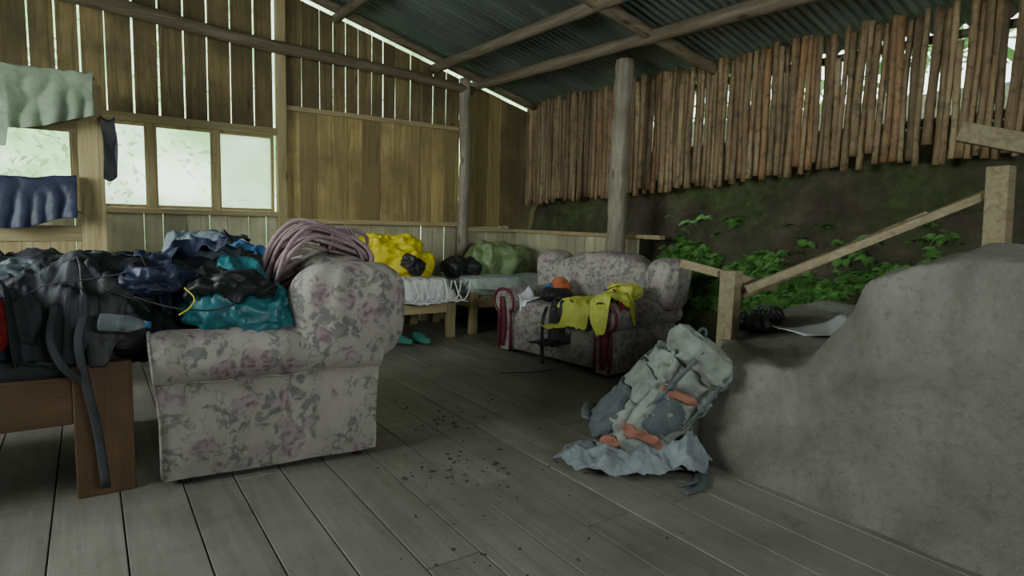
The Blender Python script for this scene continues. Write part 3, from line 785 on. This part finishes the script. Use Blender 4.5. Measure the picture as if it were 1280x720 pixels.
strap(mb,[(2.49,1.93,.03),(2.53,1.97,.2),(2.52,2.02,.4),(2.50,2.07,.58)],.035,.004); mb.build('webbing_strap',packdark)
mb=MB(); strap(mb,[(2.62,3.9,.01),(2.75,3.85,.012),(2.9,3.8,.01),(3.1,3.75,.02)],.02,.003); mb.build('webbing_strap.001',black)

# ------------------------------------------------------------ pile on front-left bed and sofa
P=[]
P.append(crumple('navy_sleeping_bag',(-.45,3.35,.68),(.5,.28,.15),navy,31,.06,sc=5))
P.append(crumple('black_duffel',(.02,3.3,.72),(.36,.25,.17),black,32,.06,sc=5))
P.append(crumple('teal_sleeping_bag',(.64,3.05,.745),(.28,.15,.115),teal,33,.045,an=(2,1,1),sc=6,rot=(0,.1,-.1)))
P.append(crumple('charcoal_bag',(.35,3.45,.72),(.32,.28,.19),charcoal,34,.06))
P.append(crumple('teal_jacket',(.62,3.34,.86),(.13,.13,.09),teal,35,.04))
P.append(crumple('grey_sleeping_bag',(.62,3.95,.80),(.26,.30,.20),greycl,36,.05))
P.append(crumple('black_rucksack',(.50,3.04,.86),(.21,.12,.08),black,37,.045,rot=(0,.15,-.1)))
P.append(crumple('red_stuff_sack',(-.40,3.00,.76),(.13,.10,.13),red,38,.02))
tg=P+[bedA,sofaL]
J=[]
J.append(drape('black_jacket',(.0,3.3),(.75,.6),.4,black,tg,zmin=.45,fold=.07,seed=41,shape='jacket',smooth=5,off=.01))
J.append(drape('navy_jacket',(.30,3.36),(.50,.5),-.5,navy,tg,zmin=.5,fold=.07,seed=42,shape='jacket',smooth=5,off=.025))
J.append(drape('grey_jacket',(.50,3.72),(.62,.58),.2,greycl,tg,zmin=.6,fold=.07,seed=43,shape='jacket',smooth=6,off=.03))
J.append(drape('charcoal_trousers',(-.18,3.12),(.42,.30),.1,charcoal,tg,zmin=.52,fold=.06,seed=44,smooth=3,off=.02))
J.append(drape('black_fleece.001',(-.6,3.55),(.8,.6),-.3,black,tg,zmin=.5,fold=.07,seed=45,smooth=5,off=.02))
bp=backpack('black_daypack',(.25,3.2,.83),(math.radians(-82),math.radians(6),math.radians(75)),black,charcoal,charcoal,.60,9,False)
bp2=backpack('navy_daypack',(-.10,3.5,.82),(math.radians(-84),0,math.radians(150)),charcoal,black,navy,.56,12,False)
crumple('navy_jacket.001',(.24,3.06,.89),(.13,.08,.05),navy,71,.04)
crumple('blue_shirt',(-.22,3.24,.93),(.15,.10,.045),greycl,72,.045)
crumple('light_blue_towel',(.52,3.55,.96),(.12,.09,.04),greycl,74,.04)
mb=MB()
strap(mb,[(-.02,3.02,.80),(-.05,2.94,.68),(-.03,2.92,.5),(.0,2.93,.30),(.02,2.92,.06)],.035)
strap(mb,[(-.12,3.03,.82),(-.14,2.95,.7),(-.10,2.92,.58),(-.02,2.93,.50)],.03)
strap(mb,[(.15,3.02,.84),(.28,2.91,.80),(.42,2.90,.78),(.52,2.90,.80)],.022)
strap(mb,[(.05,3.0,.88),(.16,2.95,.83),(.2,2.94,.78)],.022)
strap(mb,[(.18,3.05,.95),(.0,3.0,.92),(-.15,3.0,.90),(-.3,3.0,.80)],.025)
mb.build('hanging_straps',charcoal)
mb=MB(); strap(mb,[(.33,2.93,.88),(.36,2.88,.84),(.34,2.87,.80),(.30,2.88,.77)],.007); mb.build('yellow_cord',yellow)
mb=MB(); a=V((.02,2.92,.755)); d=V((.17,-.03,-.02)); 
mb.tube([a+d*t for t in(0,.02,.07,.13,.16,.22,.4,.42,.5,.52,.62,.7,.8,.88,.93)],lambda t:.036*((.8 if t<.02 else 1)*(1 if int(t*14)%3 else .95) if t<.75 else max(.42,1-(t-.7)*2.4)),20)
mb.tube([a+d*.93,a+d*1.05],.015,14,m=1); mb.build('water_bottle',[plastic,bluem])

# rope coil draped on back of left sofa
random.seed(3); mb=MB(); C=V((.98,3.42,1.02))
for k in range(20):
    j=lambda a:random.gauss(0,a)
    ra=.31+j(.02); rb=.14+j(.02); tilt=math.radians(50+j(9)); yaw=math.radians(-8+j(9)); pts=[]
    cx=C+V((j(.03),(k-10)*.010+j(.008),j(.012)))
    ph=U(0,6.28)
    for i in range(45):
        th=2*math.pi*i/44; x=ra*math.cos(th); z=rb*math.sin(th)
        sag=-.60*max(0,-x-.02)**1.1-.22*max(0,x)**1.2
        q=V((x*(1-.40*max(0,-x)/.31),-z*math.cos(tilt)*1.1-.25*max(0,-x),z*math.sin(tilt)+sag+.01*math.sin(3*th+ph)))
        q.rotate(Euler((0,0,yaw))); pts.append(cx+q)
    mb.tube(pts,.0115,8,cap=False)
for k in range(6):
    c=C+V((.10+.022*k,-.03,.075)); pts=[]
    for i in range(25):
        th=2*math.pi*i/24; pts.append(c+V((.01*math.sin(th),.12*math.cos(th)-.03,.06*math.sin(th)-.02)))
    mb.tube(pts,.0115,8,cap=False)
mb.tube(catmull([C+V((.05,.0,.10)),C+V((.2,-.02,.12)),C+V((.33,.0,.09)),C+V((.38,.05,.03)),C+V((.34,.1,-.06))],8),.0115,8)
mb.build('climbing_rope',rope_m)

# ------------------------------------------------------------ things on the right sofa
tg=[sofaR]
lj=drape('yellow_jacket',(3.38,3.68),(.78,.70),-.15,lime,tg,zmin=.28,fold=.06,seed=51,shape='jacket',smooth=4,off=.02,sc=9)
drape('black_trousers',(3.18,3.93),(.30,.26),.2,black,tg,zmin=.14,fold=.05,seed=52,smooth=1,off=.02)
crumple('black_gloves',(3.42,4.22,.56),(.14,.10,.05),black,53,.03)
crumple('orange_gloves',(3.54,4.30,.60),(.06,.06,.08),orangeb,54,.03)
crumple('blue_glove_liner',(3.45,4.33,.60),(.06,.05,.05),bluem,55,.03)
crumple('lime_stuff_sack',(3.55,3.48,.67),(.14,.10,.055),lime,56,.03)
mb=MB()
strap(mb,[(3.14,3.98,.5),(3.08,3.95,.40),(3.06,3.93,.22),(3.05,3.9,.04)],.035,m=0)
strap(mb,[(3.5,3.43,.70),(3.45,3.37,.66),(3.45,3.33,.56),(3.44,3.33,.50)],.025,m=0)
strap(mb,[(3.3,3.45,.69),(3.42,3.44,.72),(3.55,3.42,.70),(3.65,3.43,.66)],.02,m=0)
mb.build('climbing_slings',black)
mb=MB(); strap(mb,[(3.36,3.43,.70),(3.35,3.36,.63),(3.36,3.33,.55),(3.38,3.33,.50)],.022); mb.tube([V((3.37+.03*math.cos(t),3.32,.54+.05*math.sin(t))) for t in [i*.3142 for i in range(21)]],.005,6); mb.build('red_quickdraw',red)
sheetobj('paper_note',(3.28,4.42,.5),.2,.14,.4,paper,tg,.03)

# ------------------------------------------------------------ open door frame with laundry at left
de=empty('door_1'); mb=MB(); yd=5.7
mb.box((.04,yd,1.07),(.16,.04,2.14)); mb.box((-1.08,yd,1.07),(.15,.04,2.14))
mb.build('stiles',wood_trimz,False,.004,parent=de); mb=MB()
for z,h in((1.84,.13),(1.02,.12),(.14,.2)): mb.box((-.52,yd,z),(.96,.036,h))
mb.build('rails',wood_trimx,False,.004,parent=de); mb=MB()
plank_row(mb,-1.0,-.04,.22,.97,yd-.01,(.14,.17)); mb.build('panel',wood_trimz,False,.003,parent=de)
def hang(name,x0,x1,y,ztop,zbot,mat,seed,amp=.03):
    mb=MB(); n,m_=60,46; vs=[];fs=[]
    for i in range(n):
        u=i/(n-1)
        for j in range(m_):
            v=j/(m_-1); x=x0+(x1-x0)*u
            zb=zbot(u) if callable(zbot) else zbot
            if v<.3: t=v/.3; z=ztop-(1-t)*(ztop-zb)*.6; yy=y+.05
            elif v<.4: t=(v-.3)/.1; z=ztop+.015*math.sin(math.pi*t); yy=y+.05*math.cos(math.pi*t)
            else: t=(v-.4)/.6; z=ztop-t*(ztop-zb); yy=y-.05-.02*t
            f=amp*abs(t)*math.sin(x*26+seed+2*nz((x*3,z,0),1,seed))+amp*.8*nz((x*5,z*3,v*2),1.4,seed)
            zz=z+.02*nz((x*6,0,v),1,seed+2)+(-.03*math.sin(u*math.pi) if v>.25 else 0)
            vs.append((x+.015*nz((z*5,x,0),1,seed),yy-abs(f) if yy<y else yy+abs(f)*.6,zz))
    for i in range(n-1):
        for j in range(m_-1): fs.append((i*m_+j,(i+1)*m_+j,(i+1)*m_+j+1,i*m_+j+1))
    mb.add(vs,fs); return mb.build(name,mat,solid=.006,sub=1)
mb=MB(); mb.tube([(-1.8,5.6,2.2),(-.6,5.6,2.19),(.08,5.62,2.17)],.012,8); mb.build('clothes_pole',wood_logx)
hang('hanging_trousers',-.75,.07,5.6,2.20,lambda u:1.82-.05*math.sin(u*4)+(-.12 if u<.38 else .03*u),olive,3,.04)
hang('hanging_shirt',-.85,-.06,5.62,1.44,lambda u:1.12+.02*math.sin(u*9),navy,6,.025)
hang('hanging_black_cloth',.11,.20,5.62,1.90,1.45,black,8,.02)

# ------------------------------------------------------------ outside vegetation
def foliage(name,p0,p1,zmax,seed,mat,n=2600,Lr=(.12,.34),dep=.6,thr=-.22):
    random.seed(seed); mb=MB(); p0=V(p0);p1=V(p1); d=(p1-p0); nrm=V((-d.y,d.x,0)).normalized()
    for k in range(n):
        t=R(); z=U(-.5,zmax)*1.0; p=p0.lerp(p1,t)+nrm*(U(-dep,dep)+.35*z*.4); p.z=z+.5*nz(p,.8,seed)
        if nz(p,.9,seed+3)<thr: continue
        L=U(*Lr); w=L*U(.35,.6); a=Euler((U(-1,1),U(-1,1),U(0,6.28))).to_matrix()
        q=[V((0,0,0)),V((L*.35,w*.5,.02)),V((L,0,-.03)),V((L*.35,-w*.5,.02))]
        mb.add([p+a@x for x in q],[(0,1,2,3)])
    return mb.build(name,mat)
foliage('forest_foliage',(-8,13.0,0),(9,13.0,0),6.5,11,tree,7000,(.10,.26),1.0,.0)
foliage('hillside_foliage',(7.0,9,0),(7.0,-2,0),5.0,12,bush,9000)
mb=MB(); vs=[];fs=[]
for i in range(61):
    for j in range(25):
        x=-14+28*i/60; z=-.5+12*j/24; p=(x,0,z); vs.append((x,16+.25*z+1.0*nz(p,.4,3)+.4*nz(p,1.3,4),z))
for i in range(60):
    for j in range(24): fs.append((i*25+j,(i+1)*25+j,(i+1)*25+j+1,i*25+j+1))
mb.add(vs,fs); mb.build('overexposed_hill',glare)  # hill backdrop coloured pale to look overexposed through the windows
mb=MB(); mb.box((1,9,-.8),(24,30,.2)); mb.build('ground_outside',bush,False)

# ------------------------------------------------------------ lighting
w=bpy.data.worlds.new('overcast'); bpy.context.scene.world=w; w.use_nodes=True
bg=w.node_tree.nodes['Background']; bg.inputs[0].default_value=(.82,.96,.88,1); bg.inputs[1].default_value=4.4
def area(name,loc,target,sx,sy,power,colr,spread=180):
    l=bpy.data.lights.new(name,'AREA'); l.shape='RECTANGLE'; l.size=sx; l.size_y=sy; l.energy=power; l.color=colr; l.spread=math.radians(spread)
    o=bpy.data.objects.new(name,l); o.location=loc; o.rotation_euler=(V(target)-V(loc)).to_track_quat('-Z','Y').to_euler(); col.objects.link(o)
area('side_fill',(-2.62,3.4,1.9),(3.6,3.6,.6),2.6,1.1,84,(.94,1,.95),150)  # added fill lamp in the unseen left opening, brightens the room centre
area('front_fill',(1.7,-2.0,1.9),(2.7,5,2.0),1.7,.8,19,(.95,1,.96),85)  # added fill lamp behind the camera, narrowed to keep the near floor dim

# ------------------------------------------------------------ camera
cam=bpy.data.cameras.new('camera'); co=bpy.data.objects.new('camera',cam); col.objects.link(co)
cam.lens=760/1280*36; cam.sensor_width=36; cam.clip_start=.05
M=Euler((math.radians(90-6.2),0,math.radians(-34.9))).to_matrix().to_4x4()@Matrix.Rotation(math.radians(1.6),4,'Z')
M.translation=V((0,0,1.2)); co.matrix_world=M
bpy.context.scene.camera=co
